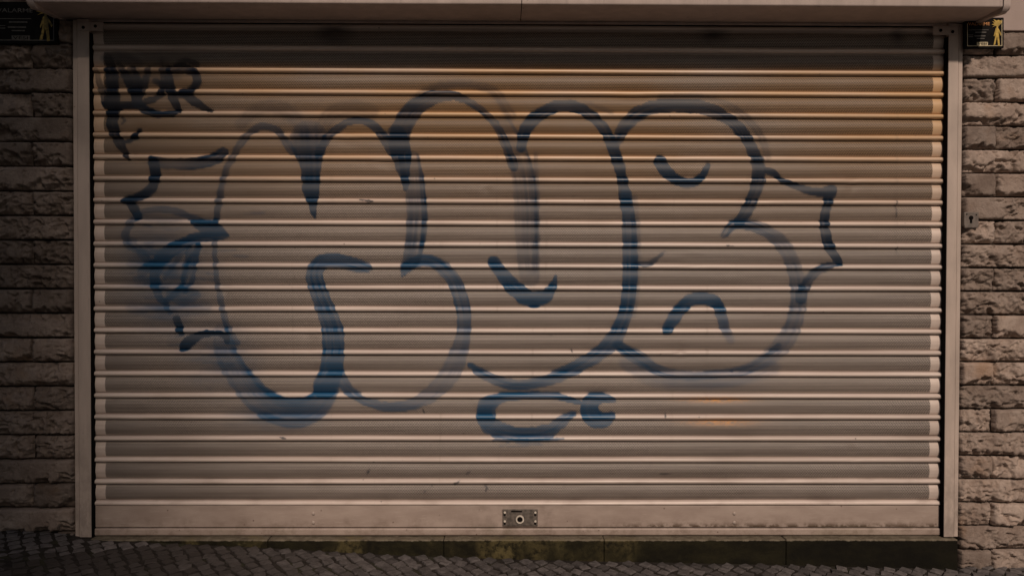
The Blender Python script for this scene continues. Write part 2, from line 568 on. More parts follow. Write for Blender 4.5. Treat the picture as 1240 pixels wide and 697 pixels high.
def graffiti():
    # soft overspray first
    haze(205, 345, 78, 95, .62, .95)
    haze(180, 300, 50, 50, .35, .95)
    haze(265, 435, 66, 60, .48, .95)
    haze(330, 505, 80, 24, .45, .95)
    haze(350, 150, 70, 30, .22, .3)
    haze(640, 260, 30, 110, .16, .5)
    haze(860, 462, 110, 18, .30, .9)
    haze(200, 75, 70, 22, .30, .0)
    haze(905, 150, 40, 40, .18, .3)
    # --- first letter: left arch
    stroke([(262, 268, 8), (266, 238, 8), (273, 208, 8), (289, 178, 9), (302, 162, 9), (318, 153, 8), (334, 157, 8), (346, 171, 9), (354, 184, 10)], .68, .5, .3)
    stroke([(292, 150, 14), (310, 134, 16), (335, 130, 18), (356, 142, 18), (370, 162, 16)], .26, .3, .5, 5)
    stroke([(374, 168, 46, .35), (375, 182, 36, .75), (376, 200, 25, .9), (377, 230, 20, .95), (379, 248, 11, .95), (381, 263, 4, .9)], .9, .45, .15)
    stroke([(261, 266, 6), (260, 294, 6), (261, 325, 6), (264, 345, 6), (269, 371, 7), (276, 397, 8), (287, 415, 8)], .62, .7, .3)
    # big bottom bow of the first letter
    stroke([(268, 400, 18, .30), (273, 425, 26, .40), (288, 452, 30, .48), (312, 481, 34, .6), (340, 497, 36, .66), (366, 499, 36, .68), (386, 488, 30, .7), (399, 470, 24, .75)], .6, .92, .35, 2, edge=.30)
    # middle bar
    stroke([(444, 325, 12), (430, 320, 17), (402, 315, 18), (386, 320, 18), (381, 333, 20), (385, 350, 21), (393, 372, 22), (402, 396, 25), (404, 425, 26), (401, 448, 28), (394, 468, 30)], .86, .85, .3)
    stroke([(404, 440, 20), (418, 467, 14), (440, 484, 11), (466, 492, 11), (493, 491, 13), (520, 478, 18, .5), (543, 455, 24, .42), (556, 425, 21, .55), (562, 392, 17, .7), (558, 362, 18, .75), (548, 337, 17, .8), (530, 320, 16, .85), (512, 315, 15, .9), (494, 323, 12, .9), (487, 334, 5, .9)], .72, .85, .35)
    # second arch
    stroke([(386, 186, 10), (395, 170, 10), (406, 158, 10), (422, 148, 9), (438, 146, 9), (452, 152, 10), (464, 165, 12), (476, 182, 16)], .82, .35, .25)
    stroke([(390, 158, 18), (402, 140, 20), (425, 132, 20), (450, 136, 18)], .34, .25, .5, 5)
    stroke([(480, 162, 22, .7), (486, 186, 24, .9), (489, 208, 14, .92), (492, 228, 6, .9)], .9, .4, .2)
    stroke([(500, 190, 16, .35), (503, 225, 23, .5), (505, 260, 25, .6), (503, 290, 24, .68), (498, 314, 20, .72), (488, 326, 8, .7)], .6, .6, .5, 1.5, edge=.35)
    # third arch
    stroke([(483, 176, 24), (487, 155, 25), (498, 136, 24), (513, 124, 20), (532, 117, 15), (552, 117, 10), (574, 127, 9), (592, 142, 9), (605, 159, 10), (614, 180, 11), (622, 202, 12)], .80, .3, .3)
    stroke([(498, 128, 10), (513, 112, 10), (542, 103, 10), (572, 103, 10), (598, 112, 12), (618, 140, 14)], .40, .3, .5, 4)
    stroke([(610, 150, 18, .25), (625, 180, 24, .42), (634, 215, 28, .48), (638, 260, 29, .48), (639, 300, 28, .42), (641, 335, 24, .25)], .5, .5, .65, 2, edge=.22)
    stroke([(649, 185, 5, .3), (650, 240, 6, .5), (649, 290, 6, .5), (646, 330, 7, .3)], .5, .5, .4)
    # fourth arch and long stem
    stroke([(631, 180, 10), (634, 164, 14), (641, 150, 16), (655, 138, 16), (676, 129, 15), (698, 130, 14), (714, 139, 13), (730, 155, 13), (740, 174, 14), (748, 196, 14), (754, 220, 13), (758, 250, 14)], .90, .35, .2)
    stroke([(690, 124, 6), (715, 127, 6), (740, 136, 5)], .4, .3, .4, 3)
    stroke([(758, 235, 13, .85), (762, 275, 17, .85), (763, 310, 18, .88), (762, 345, 18, .9), (759, 372, 17, .9), (752, 393, 18, .9), (742, 412, 20, .88), (725, 428, 18, .86), (704, 441, 17, .86), (680, 453, 16, .85), (655, 462, 14, .85), (628, 466, 13, .85), (604, 461, 13, .88), (584, 452, 11, .92), (569, 442, 7, .95)], .86, .72, .3)
    stroke([(768, 240, 8), (771, 290, 9), (770, 340, 9), (766, 380, 9)], .42, .6, .55, 2)
    # fifth letter upper bowl
    stroke([(744, 176, 12), (754, 157, 15), (769, 141, 17), (789, 131, 17), (812, 128, 17), (838, 129, 17), (862, 134, 16), (883, 145, 14), (899, 161, 14), (911, 182, 14), (919, 205, 16), (915, 231, 16), (905, 253, 15), (894, 269, 12)], .86, .35, .28)
    stroke([(800, 118, 7), (836, 117, 8), (871, 123, 8), (897, 138, 9), (918, 160, 9), (930, 190, 9)], .35, .3, .5, 3)
    # lower bowl
    stroke([(876, 285, 8, .9), (889, 272, 12, .9), (909, 273, 13, .8), (930, 281, 16, .72), (947, 295, 18, .66), (958, 315, 18, .6), (965, 340, 18, .6), (967, 362, 20, .62), (962, 388, 20, .6), (952, 410, 22, .55), (934, 430, 20, .55), (912, 443, 14, .55), (890, 450, 12, .55), (864, 453, 11, .6), (840, 455, 11, .6), (812, 452, 12, .65), (793, 446, 14, .75), (777, 436, 17, .82), (762, 427, 16, .85), (748, 417, 12, .85)], .6, .62, .5, 1.5)
    stroke([(943, 418, 7), (927, 431, 6), (908, 443, 5), (886, 449, 4)], .6, .5, .2)
    stroke([(757, 440, 14), (790, 458, 16), (840, 464, 16), (890, 460, 14), (935, 445, 18)], .30, .95, .55, 5)
    # eyes, smiles
    stroke([(799, 196, 15), (808, 209, 15), (822, 219, 13), (838, 222, 11), (850, 213, 9), (857, 200, 6)], .94, .5, .15)
    stroke([(807, 400, 12), (814, 388, 15), (823, 375, 15), (836, 364, 15), (852, 361, 15), (866, 366, 15), (873, 380, 13, .8), (878, 398, 11, .6), (885, 412, 9, .25)], .93, .75, .2)
    stroke([(598, 317, 15), (608, 332, 17), (622, 348, 19), (640, 361, 20), (656, 361, 18), (668, 350, 11), (673, 334, 4)], .93, .78, .2)
    stroke([(770, 318, 5), (783, 320, 7), (795, 313, 5), (805, 304, 2)], .75, .4, .2)
    # oval below the letters with its blob
    stroke([(589, 505, 22), (590, 491, 22), (606, 482, 13), (638, 479, 10), (668, 479, 10), (686, 482, 8), (704, 488, 5)], .90, .92, .3)
    stroke([(585, 503, 18), (596, 516, 22), (618, 523, 16), (642, 525, 17), (664, 521, 17), (679, 511, 15), (694, 500, 7)], .82, .95, .35)
    stroke([(598, 532, 3), (620, 533, 6), (650, 533, 6), (682, 530, 3)], .7, .95, .3)
    stroke([(606, 539, 2), (630, 539, 3), (656, 538, 2)], .4, .8, .3)
    stroke([(741, 485, 9), (728, 481, 13), (714, 488, 21), (716, 503, 23), (730, 508, 19), (741, 503, 9)], .88, .9, .25)
    # --- left creature outline
    stroke([(271, 184, 12), (264, 190, 15), (246, 197, 14, .9), (222, 199, 13, .7), (200, 198, 13, .62), (184, 196, 12, .8)], .9, .35, .25)
    stroke([(186, 195, 12), (188, 208, 13), (187, 220, 13), (182, 230, 13), (171, 237, 12), (157, 242, 10), (149, 244, 5)], .95, .28, .12)
    stroke([(168, 262, 8), (200, 266, 8), (228, 262, 8)], .25, .8, .5, 4)
    stroke([(153, 243, 8), (162, 251, 11), (167, 262, 9)], .92, .3, .15)
    stroke([(168, 258, 6), (186, 254, 8), (206, 254, 8), (222, 259, 8), (240, 266, 8), (262, 269, 7)], .62, .7, .35)
    stroke([(168, 260, 8), (157, 272, 9), (152, 286, 9), (156, 297, 8), (167, 304, 7), (182, 306, 7), (198, 303, 8), (215, 296, 10)], .66, .8, .35)
    stroke([(234, 269, 6), (252, 276, 20), (266, 282, 16), (277, 285, 3)], .93, .75, .2)
    stroke([(262, 284, 12), (240, 288, 13), (218, 297, 15), (202, 308, 17), (190, 318, 14, .7), (172, 329, 12, .45)], .86, .82, .35)
    stroke([(196, 312, 16, .8), (188, 330, 13, .8), (189, 350, 10, .8), (197, 364, 8, .8), (206, 361, 7), (217, 352, 10, .7), (236, 354, 9, .4)], .8, .85, .35)
    stroke([(240, 298, 8), (230, 318, 8), (221, 344, 7), (214, 352, 6)], .75, .8, .45)
    stroke([(230, 300, 7), (225, 320, 6), (220, 338, 5)], .6, .8, .45)
    stroke([(160, 318, 12, .3), (182, 322, 16, .5), (200, 318, 12, .5)], .5, .9, .5, 2)
    stroke([(166, 338, 10, .3), (190, 342, 12, .5)], .45, .9, .5, 2)
    stroke([(242, 296, 6), (236, 318, 7), (232, 338, 6), (224, 352, 6)], .7, .8, .5)
    stroke([(226, 300, 5), (214, 316, 6), (200, 336, 6)], .55, .8, .5)
    stroke([(206, 356, 10), (222, 364, 12), (240, 358, 8)], .5, .9, .5, 2)
    stroke([(158, 288, 6, .4), (176, 312, 10, .5), (186, 326, 8, .5)], .5, .85, .5, 2)
    stroke([(160, 372, 14, .2), (200, 378, 18, .32), (250, 372, 12, .2)], .3, .95, .6, 4)
    stroke([(200, 366, 6), (206, 378, 6)], .6, .8, .3)
    stroke([(214, 386, 9), (218, 398, 10), (220, 403, 7)], .93, .3, .1)
    stroke([(222, 421, 10), (230, 413, 13), (244, 405, 9), (262, 403, 7), (273, 407, 9), (276, 413, 6)], .95, .3, .1)
    # --- right star points
    stroke([(929, 207, 9), (938, 211, 9), (945, 218, 6), (962, 225, 8), (979, 231, 10), (995, 233, 11), (1007, 230, 14)], .93, .25, .15)
    stroke([(1006, 232, 14), (1002, 246, 11), (998, 266, 11), (1000, 286, 12), (1006, 302, 12), (1017, 318, 8)], .92, .3, .22)
    stroke([(1019, 319, 4), (1003, 322, 8), (988, 329, 11), (978, 340, 12), (972, 352, 13), (969, 362, 14)], .82, .45, .4)
    # --- black tag in the upper left corner
    K = dict(hue=.04, streak=.22, lin=True)
    stroke([(131, 72, 16.1), (150, 70, 13.8), (166, 78, 13.8)], .42, .04, .5, 4)
    stroke([(150, 98, 20.7), (180, 92, 23.0), (212, 88, 18.4)], .38, .04, .5, 5)
    stroke([(132, 70, 9.2, .4), (135, 88, 16.1), (137, 112, 17.2), (138, 134, 16.1)], .95, **K)
    stroke([(137, 132, 14.9), (136, 151, 13.8), (141, 166, 12.6), (149, 180, 9.2), (156, 193, 4.6)], .96, **K)
    stroke([(117, 86, 5.8, .4), (121, 102, 8.0, .6), (129, 124, 10.3, .9)], .75, **K)
    stroke([(143, 76, 5.8, .5), (150, 88, 9.2), (160, 108, 10.3), (163, 118, 6.9)], .85, **K)
    stroke([(130, 127, 10.3), (146, 129, 10.3), (162, 127, 9.2)], .94, **K)
    stroke([(161, 86, 11.5, .7), (165, 100, 16.1), (166, 114, 14.9), (165, 127, 11.5)], .93, **K)
    stroke([(172, 124, 8.0), (186, 121, 8.0), (196, 114, 8.0), (197, 102, 8.0), (188, 98, 5.8, .7)], .9, **K)
    stroke([(196, 70, 2.3, .4), (197, 86, 5.8, .7), (199, 108, 6.9, .8)], .7, **K)
    stroke([(180, 84, 6.9, .6), (176, 98, 9.2, .8), (173, 112, 8.0)], .8, **K)
    stroke([(166, 125, 10.3), (176, 133, 10.3), (188, 138, 8.0), (204, 138, 6.9), (216, 135, 5.8)], .93, .25, .2)
    stroke([(203, 84, 8.0, .6), (205, 100, 11.5), (209, 116, 12.6), (214, 127, 10.3), (219, 136, 4.6)], .94, **K)
    stroke([(206, 86, 9.2, .6), (222, 82, 11.5, .75), (236, 88, 11.5, .9), (240, 99, 10.3), (232, 110, 10.3), (219, 115, 9.2)], .92, **K)
    stroke([(212, 78, 4.6, .5), (226, 72, 5.8, .6), (238, 78, 8.0, .7)], .6, **K)
    stroke([(222, 113, 10.3), (236, 124, 11.5), (248, 131, 8.0), (257, 135, 3.4)], .95, **K)
    stroke([(170, 157, 5.8), (164, 166, 8.0), (157, 171, 6.9), (150, 173, 3.4)], .92, **K)
    stroke([(147, 142, 3.4), (150, 146, 4.6), (148, 151, 2.3)], .7, **K)
    # soot under the box and small scuffs
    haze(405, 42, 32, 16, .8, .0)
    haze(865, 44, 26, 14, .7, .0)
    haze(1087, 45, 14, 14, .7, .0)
    for q in ([(515, 595), (518, 591)], [(519, 591), (523, 588)], [(588, 588), (591, 592)], [(590, 590), (588, 594)], [(445, 571), (448, 568)], [(551, 585), (557, 581)],
              [(806, 504), (806, 500)], [(512, 496), (514, 499)], [(436, 242), (450, 243)], [(445, 246), (452, 244)], [(565, 574), (569, 570)], [(800, 574), (812, 573)],
              [(340, 529), (346, 530)], [(668, 406), (666, 409)], [(691, 422), (693, 425)], [(1085, 244), (1085, 262)], [(1086, 300), (1085, 310)], [(880, 297), (888, 298)]):
        stroke([(*q[0], 1.6), (*q[1], 1.2)], .8, .05, .1)
    # loose dabs and flicks of paint
    for _ in range(26):
        x, y = random.uniform(150, 300), random.uniform(250, 440)
        stroke([(x, y, 2), (x + random.uniform(5, 26), y + random.uniform(-3, 3), 3)], .35, .95, .4, 2)


graffiti()


def sample(fld, u, v):
    x = np.clip(u * S, 0, GW - 2.001); y = np.clip(v * S, 0, GH - 2.001)
    i = x.astype(int); j = y.astype(int)
    fx = x - i; fy = y - j
    return (fld[j, i] * (1 - fx) + fld[j, i + 1] * fx) * (1 - fy) + (fld[j + 1, i] * (1 - fx) + fld[j + 1, i + 1] * fx) * fy


# ------------------------------------------------------------------ roller shutter
shutter = empty('roller_shutter', (0, 0, -0.157))
tag(shutter, 'wide beige metal roller shutter, closed and sprayed with blue graffiti', 'roller shutter')
SH = Vector((0, 0, 0.157))


def under(o, par=shutter):
    o.parent = par
    o.matrix_parent_inverse = par.matrix_world.inverted() if par.matrix_world != Matrix.Identity(4) else Matrix.Translation(-par.location)
    return o


XW = 1.9765                                                   # half width of the slats
prof = []
prof.append((0.008, 0.0125, 0.0))
for a in np.linspace(80, -85, 9):                             # round rib at the top of the slat
    prof.append((-0.003 - 0.0135 * math.cos(math.radians(a)), 0.0110 * math.sin(math.radians(a)), 0.0))
prof.append((0.010, -0.0120, 0.0))
for s in np.linspace(0, 1, 11):                               # gently bulging perforated face
    z_ = -0.0140 - s * 0.0725
    y_ = 0.0035 - 0.0120 * math.sin(math.pi * s) ** 0.9 if 0 < s < 1 else 0.005
    prof.append((y_, z_, 1.0 if 0.02 < s < 0.98 else 0.0))
prof.append((0.010, -0.0874, 0.0))
prof = np.array(prof)
NXS = 1200
XR = 1.9850                                                   # the curtain reaches a little further into the right guide
xs_ = np.concatenate([[-XW, -XW + .004], np.linspace(-XW + .008, XR - .008, NXS), [XR - .004, XR]])
perf_x = ((xs_ > -XW + 0.062) & (xs_ < XR - 0.064)).astype(float)
DENTS = [(RNG.uniform(-1.9, 1.9), RNG.uniform(0.0, 2.1), RNG.uniform(.02, .10), RNG.uniform(.02, .06), RNG.uniform(-.002, .0055)) for _ in range(46)]
for k in range(23):
    zc = 2.2 - 0.1 * k
    if k == 22:
        pr = prof[:11]
    else:
        pr = prof
    wob = RNG.normal(0, .0005)
    P = np.zeros((len(pr), len(xs_), 3))
    P[..., 0] = xs_[None, :]
    bend = (fbm(xs_ * 1.2 + 31 * k, xs_ * 0 + k, 50 + k, 3) - .45) * 0.004
    P[..., 1] = pr[:, 0:1] + bend[None, :]
    P[..., 2] = pr[:, 1:2] + zc + wob + (fbm(xs_ * .9 + 11 * k, xs_ * 0 + k, 80 + k, 2) - .4)[None, :] * 0.0038
    for dx_, dz_, sx_, sz_, am_ in DENTS:
        if abs(dz_ - zc) < .25:
            g_ = np.exp(-((P[..., 0] - dx_) / sx_) ** 2 - ((P[..., 2] - dz_) / sz_) ** 2)
            P[..., 1] += am_ * g_
            P[..., 2] -= .35 * am_ * g_
    u, v = photo_px(P[..., 0], P[..., 1] * 0 - .004, P[..., 2])
    pt = sample(PAINTF, u, v)
    hu = sample(HUEF, u, v)
    pf = pr[:, 2:3] * perf_x[None, :]
    fleck = np.zeros_like(u)
    for (rx, ry, sx, sy, a) in ((868, 484, 38, 3.5, 1.0), (872, 511, 42, 4.5, .9), (1150, 62, 3, 3, .5)):
        fleck = np.maximum(fleck, a * np.exp(-((u - rx) / sx) ** 2 - ((v - ry) / sy) ** 2))
    me = grid_mesh('slat', P, True, dict(paint=pt, hue=hu, perf=pf, fleck=fleck, tone=np.full_like(u, RNG.uniform(-.10, .10))))
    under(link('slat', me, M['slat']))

# dark space behind the curtain
under(box('backing_panel', -2.03, 2.03, 0.03, 0.05, -0.16, 2.3, M['black']))

# bottom bar: plain flat band over a rounded foot rail
bb = under(box('bottom_bar', -XW + .004, XR - .004, -0.009, 0.012, -0.1115, -0.0125, M['bar'], None, .0025))
under(box('foot_rail', -XW + .002, XR - .002, -0.018, 0.014, -0.1495, -0.1155, M['bar'], None, .010, 4))
RIV = []
for rx, rz in ((-.953, -.048), (-.953, -.090), (1.006, -.048), (1.006, -.090)):
    bm = bmesh.new()
    bmesh.ops.create_uvsphere(bm, u_segments=10, v_segments=6, radius=.0085)
    for v in bm.verts:
        v.co.y *= .6
    o = link('rivet', bm_mesh('rivet', bm, True), M['paint'], bb)
    o.location = (rx, -.010, rz)
# lock plate in the middle of the bottom bar
lz0, lz1 = -0.1065, -0.0275
lk = under(box('lock_plate', -0.075, 0.089, -0.0135, -0.0085, lz0, lz1, M['steel'], None, .002))
box('lock_slot', -0.035, 0.016, -0.0155, -0.0131, -0.040, -0.034, M['black'], lk)
box('lock_case', -0.052, 0.066, -0.0165, -0.0130, -0.103, -0.042, M['steel'], lk, .0015)


def ring(name, cx, y, cz, r0, r1, dep, m, par, seg=28):
    bm = bmesh.new()
    vs0 = []
    for i in range(seg):
        a = 2 * math.pi * i / seg
        ca, sa = math.cos(a), math.sin(a)
        vs0.append([bm.verts.new((cx + r * ca, yy, cz + r * sa)) for r, yy in ((r1, y), (r1 * .97, y - dep), (r0 * 1.06, y - dep), (r0, y))])
    for i in range(seg):
        a, b = vs0[i], vs0[(i + 1) % seg]
        for j in range(3):
            bm.faces.new((a[j], b[j], b[j + 1], a[j + 1]))
    return link(name, bm_mesh(name, bm, False), m, par)


def disc(name, cx, y0, y1, cz, r, m, par, seg=24):
    bm = bmesh.new()
    f = [bm.verts.new((cx + r * math.cos(2 * math.pi * i / seg), y0, cz + r * math.sin(2 * math.pi * i / seg))) for i in range(seg)]
    g = [bm.verts.new((cx + r * math.cos(2 * math.pi * i / seg), y1, cz + r * math.sin(2 * math.pi * i / seg))) for i in range(seg)]
    bm.faces.new(f)
    for i in range(seg):
        bm.faces.new((f[i], g[i], g[(i + 1) % seg], f[(i + 1) % seg]))
    return link(name, bm_mesh(name, bm), m, par)


ring('lock_ring', 0.006, -.0155, -0.073, 0.0125, 0.0195, .008, M['brightsteel'], lk)
disc('lock_barrel', 0.006, -.0185, -.010, -0.074, 0.0122, M['black'], lk)
for sx in (-.064, .078):
    for sz in (-.042, -.083):
        disc('lock_screw', sx, -.0165, -.012, sz, .0052, M['brightsteel'], lk, 10)
        disc('lock_screw_hole', sx - .001, -.0142, -.012, sz - .011, .0058, M['black'], lk, 10)

# guide rails: a flange, a groove and the wide face, with the slats running in the gap behind
for sgn, nm in ((-1, 'l'), (1, 'r')):
    a, b = (1.9625 if sgn < 0 else 1.9700), 2.0165
    e = 2.0185
    gr = under(box('guide_rail', *sorted((sgn * a, sgn * b)), -0.048, -0.022, -0.1475, 2.2185, M['paint'], None, .003))
    box('rail_flange', *sorted((sgn * (b + .0018), sgn * 2.0375)), -0.044, -0.005, -0.1475, 2.2165, M['paint'], gr, .003)
    box('rail_side_strip', *sorted((sgn * (a - .0025), sgn * (a - .0003))), -0.0450, -0.004, -0.1470, 2.16, M['black'], gr)  # black strip along the inner side of the rail
    box('rail_channel', *sorted((sgn * 1.999, sgn * 2.033)), -0.0215, 0.028, -0.147, 2.215, M['black'], gr)
    # stop bracket with its bolts at the head of the rail
    br = box('stop_bracket', *sorted((sgn * 1.895, sgn * 2.012)), -0.0525, -0.0485, 2.165, 2.205, M['soffit'], gr, .002)
    for bx_ in (1.93, 1.985):
        disc('bracket_bolt', sgn * bx_, -.0555, -.051, 2.185 - (.006 if bx_ > 1.95 else 0), .007, M['black'], br, 10)

# shutter box: two sheet panels each with a front, a soffit and a rounded lower arris
BY = -0.302
BZ = 2.2195


def cover_panel(xa, xb):
    pr = [(-0.020, BZ + .004)]
    pr += [(-0.060, BZ + .003), (-0.12, BZ + .0015), (BY + .012, BZ)]
    for a in np.linspace(0, 90, 6)[1:]:
        r = .008
        pr.append((BY + r - r * math.sin(math.radians(a)), BZ + r - r * math.cos(math.radians(a))))
    pr += [(BY, BZ + .14), (BY + .001, BZ + .29), (BY + .012, BZ + .305), (-.05, BZ + .31), (0.02, BZ + .31)]
    pr = np.array(pr)
    cols = np.linspace(xa, xb, 40)
    P = np.zeros((len(pr), len(cols), 3))
    P[..., 0] = cols[None]
    P[..., 1] = pr[:, :1]
    P[..., 2] = pr[:, 1:] + (fbm(cols * 1.5, cols * 0, 7, 3) - .45)[None] * .004
    me = grid_mesh('cover_panel', P, True)
    o = under(link('cover_panel', me, M['soffit']))
    mod = o.modifiers.new('edge', 'EDGE_SPLIT'); mod.split_angle = math.radians(40)
    return o


cover_panel(-2.078, 0.0012)
cover_panel(0.0045, 2.078)
under(box('box_lip', -2.0, 2.0, -0.034, -0.019, BZ - .0075, BZ + .0025, M['soffit'], None, .002))
under(box('seam_strip', -0.03, 0.034, -0.29, -0.03, BZ + .012, BZ + .02, M['black']))
for sgn in (-1, 1):
    # die-cast end cap: side plate with a rounded, deeper nose
    bm = bmesh.new()
    pts = [(0.02, BZ + .315), (BY - .004, BZ + .315), (BY - .006, BZ + .03)]
    for a in np.linspace(0, 90, 8):
        pts.append((BY + .030 - .036 * math.cos(math.radians(a)), BZ + .012 - .034 * math.sin(math.radians(a))))
    pts += [(BY + .12, BZ - .010), (0.02, BZ - .004)]
    x0, x1 = sorted((sgn * 2.080, sgn * 2.116))
    va = [bm.verts.new((x0, p[0], p[1])) for p in pts]
    vb = [bm.verts.new((x1, p[0], p[1])) for p in pts]
    bm.faces.new(va); bm.faces.new(vb[::-1])
    for i in range(len(pts)):
        j = (i + 1) % len(pts)
        bm.faces.new((va[i], vb[i], vb[j], va[j]))
    bmesh.ops.recalc_face_normals(bm, faces=bm.faces)
    es = [e for e in bm.edges if abs(e.verts[0].co.x - e.verts[1].co.x) < 1e-6 and abs(e.verts[0].co.x - sgn * 2.116) < 1e-5]
    bmesh.ops.bevel(bm, geom=es, offset=.012, segments=4, affect='EDGES')
    under(link('end_cap', bm_mesh('end_cap', bm), M['soffit']))


# ------------------------------------------------------------------ split-face stone walls
def block_mesh(x0, x1, z0, z1, seed, yb, nx=None, nz=13, dep=0.012):
    """rock-faced ashlar: a heightfield front of intersecting fracture planes, with returns to the joint"""
    r = np.random.default_rng(seed)
    W, H = x1 - x0, z1 - z0
    nx = nx or max(14, int(W / .0046))
    X, Z = np.meshgrid(np.linspace(0, W, nx), np.linspace(0, H, nz))
    X = X + r.normal(0, .0009, X.shape) * (np.abs(X - W / 2) < W / 2 - .004)
    Z = Z + r.normal(0, .0009, Z.shape) * (np.abs(Z - H / 2) < H / 2 - .004)
    # warped coordinates make the breaks ragged
    wx = X + (fbm(X * 30 + seed, Z * 30, seed + 2, 3) - .45) * .05
    wz = Z + (fbm(X * 26, Z * 26 + seed, seed + 4, 4) - .45) * .055
    # a ledge where the stone was split: above it the face leans out, below it falls back
    zl = H * r.uniform(.18, .62) + (wx - W / 2) * r.normal(0, .12)
    top = r.uniform(-.002, .008)
    crest = top + r.uniform(.014, .032)
    up_ = crest - (crest - top) * np.clip((wz - zl) / np.maximum(H - zl, .02), 0, 1)
    dn_ = crest - np.clip(zl - wz, 0, 1) * r.uniform(.55, 1.5)
    h = np.where(wz > zl, up_, dn_)
    for _ in range(5):                                        # flakes: oblique fracture planes
        cx_, cz_ = r.uniform(0, W), r.uniform(0, H)
        ax, az = r.normal(0, .07), r.normal(0, .30)
        h = np.minimum(h, (wx - cx_) * ax + (wz - cz_) * az + r.uniform(.010, .026))
    # sharp-crested conchoidal chips at two sizes
    for (fx_, fz_, am, so) in ((15, 24, .014, 9), (34, 52, .010, 15)):
        n1 = fbm(wx * fx_ + seed, wz * fz_, seed + so, 3)
        h = h + am * (1 - np.abs(n1 - .44) * 7)
    h = h + (fbm(X * 40, Z * 60 + seed, seed + 29, 4) - .45) * .012
    h = h - .006
    e = np.minimum(np.minimum(X, W - X), np.minimum(Z, H - Z) * 1.0)
    m = np.clip(e / .007, 0, 1) ** .6
    h = h - np.percentile(h, 4)
    h = np.clip(h, -.001, .040) * (.25 + .75 * m)
    ring_ = np.zeros(X.shape, bool)
    ring_[0] = ring_[-1] = True; ring_[:, 0] = ring_[:, -1] = True
    Y = -(h + dep)
    Y[ring_] = 0.032
    P = np.stack([X + x0, Y + yb, Z + z0], -1)
    if nx > 3:
        P[:, 1, 0] = P[:, 0, 0] + .0018; P[:, -2, 0] = P[:, -1, 0] - .0018
        P[1, :, 2] = P[0, :, 2] + .0018; P[-2, :, 2] = P[-1, :, 2] - .0018
    c = P[0, 0].copy()
    me = grid_mesh('stone_block', P - np.array([x0, yb, z0]), False)
    return me, (x0, yb, z0)


def stone_wall(lab, sgn, xin, zref, pitch, xj, step, mat, zmax, xout):
    """sgn -1: runs to the left of the shutter; +1: to the right"""
    root = empty('stone_wall', (sgn * (abs(xin) + xout) / 2, -0.02, -0.3))
    tag(root, lab, 'stone wall')

    def add(o):
        o.parent = root
        o.location = Vector(o.location) - root.location
        return o
    a, b = sorted((xin, sgn * xout))
    o = box('mortar_bed', a, b, -0.016, 0.05, -0.5, zmax, M['mortar'])
    add(o)
    extra = []
    n0 = -4
    k = n0
    J = 0.0062
    while True:
        z0 = zref + k * pitch
        z1 = z0 + pitch
        if z0 > zmax - .02:
            break
        z1 = min(z1, zmax)
        off = 0 if k % 2 == 0 else step / 2
        edges = [abs(xin)]
        q = abs(xj) + off if off else abs(xj)
        while q < xout:
            edges.append(q); q += step
        edges.append(xout)
        for i in range(len(edges) - 1):
            p0, p1 = edges[i] + (.0048 if i else .0015), edges[i + 1] - .0048
            x0, x1 = (p0, p1) if sgn > 0 else (-p1, -p0)
            zb, zt = z0 + J / 2, z1 - J / 2
            seed = int(abs(1000 * k + 37 * i + (5000 if sgn > 0 else 0))) + 17
            inview = edges[i] < 2.44 and zt > -.32 and zb < 2.3
            me, loc = block_mesh(x0, x1, zb, zt, seed, -0.012, nz=24 if inview else 6, nx=None if inview else 12,
                                 dep=0.010 + random.uniform(-.003, .004))
            o = link('stone_block', me, mat)
            o.location = loc
            if inview:
                add(o)
            else:
                extra.append(o)
        k += 1
    # courses that continue beyond the frame: one joined part
    bm = bmesh.new()
    for o in extra:
        t = bm.verts
        n = len(bm.verts)
        bm.from_mesh(o.data)
        bm.verts.ensure_lookup_table()
        for v in bm.verts[n:]:
            v.co += Vector(o.location)
        bpy.data.objects.remove(o)
    o = link('stone_blocks', bm_mesh('stone_blocks', bm), mat)
    tag(o, kind='stuff')
    add(o)
    return root


stone_wall('wall of rough split stone courses left of the shutter, shade put into their colour', -1, -2.0465, -0.0139, 0.11175, -2.2271, 0.345, M['stone_d'], 2.44, 3.7)
stone_wall('wall of paler brown rough split stone courses right of the shutter', 1, 2.046, -0.0992, 0.10893, 2.1951, 0.350, M['stone'], 2.183, 3.7)

# plaster of the house above the stone, a little proud of it
bm = bmesh.new()
add_box(bm, 2.0465, 3.7, -0.052, 0.05, 2.1865, 2.62, .004)
o = link('plaster_wall', bm_mesh('plaster_wall', bm), M['plaster'])
tag(o, 'smooth pinkish plaster band above the right stone wall', 'plaster wall')
o = box('upper_wall', -3.7, 3.7, -0.046, 0.30, 2.625, 5.6, M['plaster'], None, .004)
tag(o, 'plain plaster house wall rising above the shutter box', 'house wall')
o = box('lintel', -2.046, 2.046, 0.055, 0.30, 2.21, 2.62, M['plaster'])
tag(o, 'concrete lintel hidden behind the shutter box', 'lintel')
o = box('plaster_wall', -3.7, -2.0465, -0.046, 0.05, 2.445, 2.62, M['plaster'], None, .004)
tag(o, 'smooth plaster band above the left stone wall', 'plaster wall')


